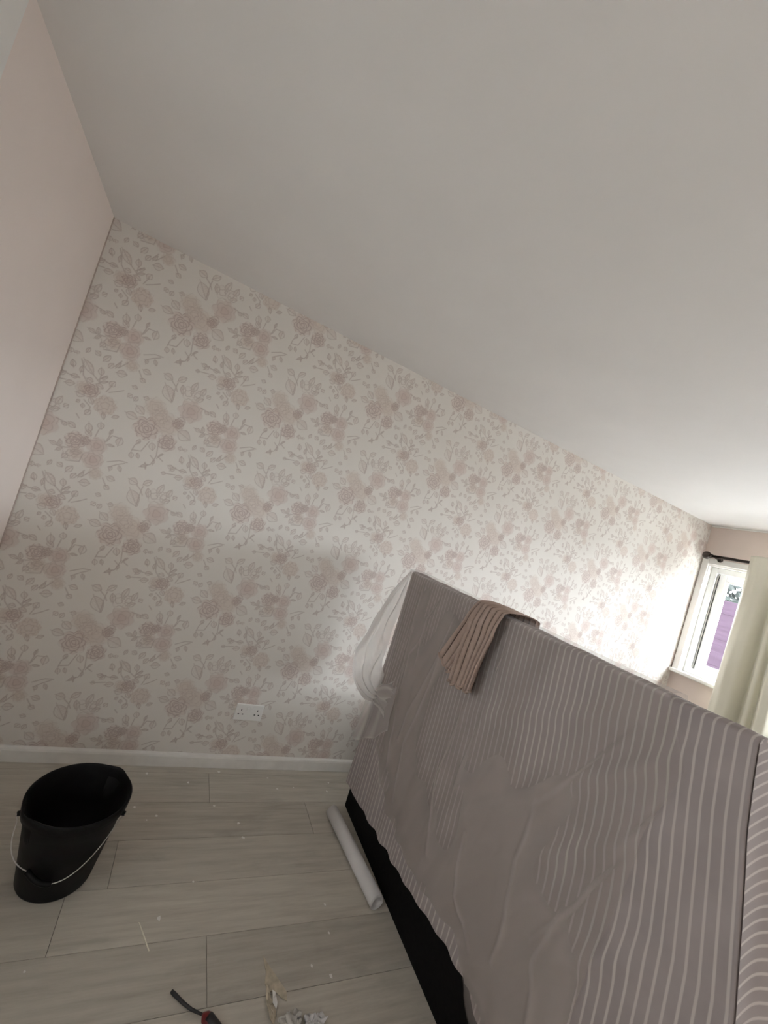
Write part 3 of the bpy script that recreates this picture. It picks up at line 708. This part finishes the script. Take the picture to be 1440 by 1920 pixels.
P[..., 0] += (.014*wr_ - .05*np.sin(PI*qq)*np.sin(PI*tt)).reshape(nA, nB)
P[..., 1] += (.008*np.sin(qq*13+tt*7)*np.sin(PI*tt)).reshape(nA, nB)
qa, ta = np.broadcast_to(qq, (nA, nB)), np.broadcast_to(tt, (nA, nB))
crk = fnoise(qa*5+ta*2, ta*7, 4.4); P[..., 0] += .022*crk*np.sin(PI*ta); P[..., 2] += .014*fnoise(qa*4, ta*6, 8.1)*np.sin(PI*ta)*np.sin(PI*qa)
wr_ = wr_ + 1.2*crk
mk = .50 + .30*np.clip(wr_, 0, 1)**2 + .25*np.exp(-((qq-.02)/.05)**2) + .30*sstep(.45, .8, tt) + 0*qq
P[..., 0] -= XF; P[..., 1] -= 1.17
link('bunch', grid_mesh('bunch', P, attrs={'milk': np.clip(mk, 0, 1)}), M['film_bunch'], ds_, smooth=True)
# twisted end of the bunch, fanning out in front of the sheet
nu, nv = 40, 30
U_, V2 = np.meshgrid(np.linspace(0, 1, nu), np.linspace(-1, 1, nv))
half = .018 + .075*U_**1.3
P = np.stack([1.085 - .012*np.sin(U_*PI) + .010*np.sin(V2*9+U_*3)*U_, 1.86 - .185*U_ - .012*np.sin(V2*5)*U_, .645 + .055*U_ + V2*half + .008*np.sin(U_*8+V2*4)], -1)
P[..., 0] -= XF; P[..., 1] -= 1.17
link('knot', grid_mesh('knot', P, attrs={'milk': np.clip(.38+.25*np.clip(np.sin(V2*9+U_*3), 0, 1)**2+.25*(np.abs(V2) > .9), 0, 1)}), M['film_bunch'], ds_, smooth=True)
# loose flap hanging below the bunch
hemf = [(1.10,1.955,.40),(1.095,1.91,.365),(1.09,1.84,.405),(1.085,1.773,.452),(1.085,1.70,.50),(1.09,1.632,.575)]
topf = [(1.10,1.925,.66),(1.09,1.87,.655),(1.085,1.82,.655),(1.083,1.77,.675),(1.083,1.73,.70),(1.09,1.66,.775)]
Hc, Tc = spl(hemf, 60), spl(topf, 60)
vv_ = np.linspace(0, 1, 40)[:, None, None]
P = Tc[None]*(1-vv_)+Hc[None]*vv_
u_ = np.linspace(0, 1, 60)[None, :]; v_ = np.linspace(0, 1, 40)[:, None]
P[..., 0] += .010*np.sin(u_*17+v_*2)*v_
mk = .45 + .25*np.clip(np.sin(u_*17+v_*2+1), 0, 1)**3 + .25*np.exp(-((u_-.45)/.04)**2)*v_ + .2*np.exp(-((v_-1)/.03)**2)
P[..., 0] -= XF; P[..., 1] -= 1.17
link('flap', grid_mesh('flap', P, attrs={'milk': np.clip(mk*.75, 0, 1)}), M['film_bunch'], ds_, smooth=True)

# ============================================================ CLOTH OVER THE TOP EDGE
tw = empty('cotton_cloth', (XF, 1.23, 1.30)); tag(tw, 'crumpled beige ribbed cloth hung over the headboard top', 'cloth')
def tail(top, bot, pleats, depth, off, name, mid=None, swing=0):
    nu, nv = 150, 50
    ths = np.linspace(-.6, 1, nv)      # -: back and top, 0..1 down the front
    u = np.linspace(0, 1, nu)
    P = np.zeros((nv, nu, 3)); rib = np.zeros((nv, nu)); pleat_shade = np.zeros((nv, nu))
    for i, th in enumerate(ths):
        d = max(th, 0)
        y = (top[0]+(top[1]-top[0])*u)*(1-d) + (bot[0][0]+(bot[1][0]-bot[0][0])*u)*d
        y = y + swing*math.sin(PI*d)
        zb = bot[0][1]+(bot[1][1]-bot[0][1])*u + .006*np.sin(u*21)
        a = u*pleats + .25*np.sin(u*5+d*3) + .3*d*np.sin(u*7)
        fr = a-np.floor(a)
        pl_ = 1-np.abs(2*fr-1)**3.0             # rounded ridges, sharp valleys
        if th >= 0:
            z = (TOPZ+.007)*(1-d) + zb*d; x = XF-.034-off - .006*np.sin(PI*min(1, d*3))
            n = (-1, 0)
            P[i, :, 0] = x - depth*pl_*(.45+.55*d); P[i, :, 2] = z
        else:
            b = -th/.6                          # 0..1 : over the top and down the back
            ang = min(b/.6, 1)*PI
            cx, rr = xm, (xm-XF)+.034+off
            if b < .6:
                R2 = rr + depth*.45*pl_
                P[i, :, 0] = cx - R2*math.cos(ang); P[i, :, 2] = TOPZ+.007 + .010*math.sin(ang) + depth*.45*pl_*math.sin(ang)
            else:
                P[i, :, 0] = cx + rr + depth*.45*pl_; P[i, :, 2] = TOPZ+.007-(b-.6)/.4*.16
        P[i, :, 1] = y; rib[i] = u*1.0 + th*.02
        pleat_shade[i] = (1-sstep(.045, .12, np.minimum(fr, 1-fr)))*.95*min(1, .5+1.5*abs(th))  # mask for the fold shade painted along each pleat valley
    P[..., 0] -= XF; P[..., 1] -= 1.23; P[..., 2] -= 1.30
    me = grid_mesh(name, P, attrs={'rib': rib, 'line': pleat_shade})
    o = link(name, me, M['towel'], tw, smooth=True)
    # rolled hem along the lower edge
    MB().tube([tuple(P[-1, j]) for j in range(0, nu, 5)], .005, 8).build('hem', M['towel'], o, True)
    return o
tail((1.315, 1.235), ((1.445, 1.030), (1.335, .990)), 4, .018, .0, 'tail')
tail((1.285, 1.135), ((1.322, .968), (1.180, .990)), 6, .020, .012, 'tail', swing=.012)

# ============================================================ BUCKET
bk = empty('bucket', (-.045, 1.615, 0)); tag(bk, 'black plastic bucket with wire handle on the floor', 'bucket')
HB = .285
def spout(a, r, z):
    k_ = sstep(HB-.06, HB, np.array(z)).item()
    s_ = 0
    for c0 in (math.radians(52), math.radians(217)):
        d = (a-c0+PI) % (2*PI)-PI; s_ += math.exp(-(d/.20)**2)
    return r + .010*s_*k_
prof = [(.001, .004), (.098, .004), (.106, .0), (.109, .006), (.130, .15), (.1455, HB-.034), (.1475, HB-.033), (.1555, HB-.030), (.1575, HB-.006), (.157, HB-.001), (.1545, HB+.002), (.151, HB), (.1485, HB-.006), (.1285, .15), (.106, .012), (.001, .012)]
MB().lathe(prof, n=96, fn=spout).build('body', M['bucket'], bk, True)
pa, pb = math.radians(200), math.radians(338)
for a_ in (pa, pb):
    MB().tube([(.146*math.cos(a_), .146*math.sin(a_), HB-.028), (.164*math.cos(a_), .164*math.sin(a_), HB-.028)], [.009, .007], 12).build('handle_lug', M['bucket'], bk, True)
wp_ = []
for i in range(41):
    t2 = i/40; a_ = pa+(pb-pa)*t2; z = HB-.028-.170*math.sin(PI*t2)**.8
    r_ = .109+(.146-.109)*z/(HB-.03)+.010+.012*math.sin(PI*t2)*0 + (.008 if t2 in (0, 1) else 0)
    if t2 < .28: r_ += .022*math.sin(PI*t2/.28)
    wp_.append((r_*math.cos(a_), r_*math.sin(a_), z))
hb = MB().tube(wp_, .0017, 8).build('handle', M['wire'], bk, True)
MB().tube(wp_[11:22], .0085, 12).build('handle_grip', M['bucket'], hb, True)

# ============================================================ WALLPAPER ROLL BY THE BED
rl = empty('paper_roll', (1.079, 1.598, .0)); tag(rl, 'white roll of wallpaper lying along the foot of the headboard', 'paper roll')
def roll():
    n = 150; P = np.zeros((2, n, 3)); L_ = .485
    for i in range(n):
        a_ = i/n*2*PI*4.0; r_ = .0185+.0125*i/n
        for j, yv in enumerate((-L_/2, L_/2)):
            P[j, i] = (r_*math.cos(a_), yv, .0315+r_*math.sin(a_))
    return P
ro = link('spiral_sheet', grid_mesh('spiral_sheet', roll()), M['paper'], rl, smooth=True)
md = ro.modifiers.new('paper_thickness', 'SOLIDIFY'); md.thickness = .0012
rl.rotation_euler.z = math.radians(5.4)

# ============================================================ SOCKET
so = empty('power_socket', (.586, Y1-.0015, .305)); tag(so, 'white double power socket low on the floral wall', 'power socket')
def sp_(n, mb, mt, par=None): return mb.build(n, mt, par or so)
sp_('plate', MB().box(-.0735, .0735, -.010, 0, -.0435, .0435, .003), M['socket'])
for sx in (-.012, .012):
    sp_('switch', MB().box(sx-.006, sx+.006, -.0155, -.008, .012, .030, .002), M['socket'])
for cx in (-.043, .043):
    for (hx, hz_, ww, hh) in ((0, .013, .0045, .009), (-.011, -.010, .008, .005), (.011, -.010, .008, .005)):
        sp_('pin_hole', MB().box(cx+hx-ww/2, cx+hx+ww/2, -.0104, -.007, hz_-hh/2, hz_+hh/2), M['hole'])

# ============================================================ THINGS ON THE FLOOR
tl = empty('hand_tool', (.455, 1.108, 0)); tag(tl, 'red handled tool with bent black shaft on the floor', 'hand tool')
def tp_(n, mb, mt, par=None, sm=True): return mb.build(n, mt, par or tl, sm)
tp_('shaft', MB().tube([(-.100, .088, .006), (-.094, .082, .006), (-.066, .052, .007), (-.045, .032, .009), (-.026, .018, .012), (-.014, .009, .015)], [.0045, .0052, .0045, .0042, .0036, .003], 10), M['black_rubber'])
dirv = Vector((.60, -.80, 0)); hp = []; hr = []
for i in range(12):
    k_ = i/11; hp.append(tuple(Vector((-.016, .010, .018))+dirv*.115*k_)); hr.append([.004, .013, .0165, .017, .0155, .015, .0155, .0165, .017, .0165, .014, .006][i])
hn = tp_('handle', MB().tube(hp, hr, 18), M['red'])
tp_('grip_insert', MB().tube([tuple(Vector(p)+Vector((0, 0, .0045))) for p in hp[2:10]], .0142, 14), M['black_rubber'], hn)

def crumple(name, c, r, seed, label, mt, flat=.6):
    n = 26; a, b = np.meshgrid(np.linspace(-1, 1, n), np.linspace(-1, 1, n))
    n1 = fnoise(a*2.3, b*2.3, seed); n2 = fnoise(a*2.1, b*2.4, seed+9); n3 = fnoise(a*4.5, b*4.5, seed+4)
    P = np.stack([a*r*.9+n1*r*.7, b*r*.8+n2*r*.7, (np.abs(n1*1.0+n3*.4)+.5*(1-(a*a+b*b)/2))*r*flat*1.1], -1)
    P[..., 2] -= P[..., 2].min() - .001
    o = link(name, grid_mesh(name, P), mt, loc=(c[0], c[1], 0), smooth=True)
    md = o.modifiers.new('paper_thickness', 'SOLIDIFY'); md.thickness = .0008; md.offset = 1
    return o
tag(crumple('crumpled_paper', (.685, 1.045), .042, 1.3, '', M['crumple']), 'crumpled grey white paper lump beside the torn tan scrap', 'paper scrap')
tag(crumple('crumpled_paper', (.758, 1.040), .028, 5.9, '', M['paper'], .7), 'small bright white crumpled paper bit nearest the bed', 'paper scrap')
def flat_scrap(name, pts, mt, z, label, cat, thick=.0012, group=None, curl=.004):
    bm = bmesh.new(); c = np.mean(pts, axis=0)
    vs = [bm.verts.new((p[0]-c[0], p[1]-c[1], z)) for p in pts]; bm.faces.new(vs)
    bmesh.ops.triangulate(bm, faces=bm.faces[:])
    bmesh.ops.subdivide_edges(bm, edges=bm.edges[:], cuts=2)
    for v in bm.verts: v.co.z = z + max(0, noise.noise(Vector((v.co.x*35, v.co.y*35, z*900+c[0]*9))))*curl
    ex = bmesh.ops.extrude_face_region(bm, geom=bm.faces[:])
    for v in [g_ for g_ in ex['geom'] if isinstance(g_, bmesh.types.BMVert)]: v.co.z += thick
    bmesh.ops.recalc_face_normals(bm, faces=bm.faces[:])
    me = bpy.data.meshes.new(name); bm.to_mesh(me); bm.free()
    return tag(link(name, me, mt, loc=(c[0], c[1], 0)), label, cat, group)
flat_scrap('torn_paper', [(.633,1.253),(.637,1.206),(.629,1.174),(.640,1.150),(.660,1.145),(.675,1.128),(.690,1.118),(.694,1.143),(.670,1.187),(.648,1.226)], M['scrap'], .0006, 'torn tan paper scrap stuck flat to the floorboards', 'paper scrap')
flat_scrap('torn_paper', [(.628,1.165),(.638,1.140),(.648,1.118),(.650,1.085),(.640,1.065),(.626,1.075),(.622,1.111),(.625,1.140)], M['scrap'], .003, 'ragged tan paper strip curling beside the crumpled paper', 'paper scrap', curl=.02)
flat_scrap('paper_shard', [(.648,1.150),(.656,1.140),(.658,1.115),(.652,1.100),(.644,1.118)], M['fleck'], .006, 'small whitish shard on the ragged tan strip', 'paper scrap', curl=.012)
flat_scrap('paper_sliver', [(.2415,1.413),(.2455,1.411),(.266,1.365),(.2845,1.317),(.2815,1.316),(.262,1.364)], M['sliver'], .0005, 'long thin pale paper sliver on the open floor', 'paper sliver')
FLECKS = [(0.183,2.127),(0.252,1.864),(0.216,1.841),(0.16,1.914),(0.595,1.813),(0.61,1.732),(0.904,2.043),(0.814,2.033),(1.12,2.087),(1.09,2.018),(0.774,2.115),(0.373,2.072),(0.408,1.542),(0.899,1.399),(0.884,1.295),(0.793,1.2),(0.852,1.161),(0.303,1.418),(-0.029,1.31),(0.491,1.917),(0.52,2.154)]
for i, (fx, fy) in enumerate(FLECKS):
    n_ = random.randint(5, 7); r_ = random.uniform(.004, .009)
    pts = [(fx+r_*random.uniform(.5, 1.1)*math.cos(2*PI*k_/n_), fy+r_*random.uniform(.5, 1.3)*math.sin(2*PI*k_/n_)) for k_ in range(n_)]
    flat_scrap('paint_fleck', pts, M['fleck'], .0004, 'tiny whitish fleck of debris on the grey floorboards', 'fleck', .0008, 'tiny flecks of debris on the floor', .003)
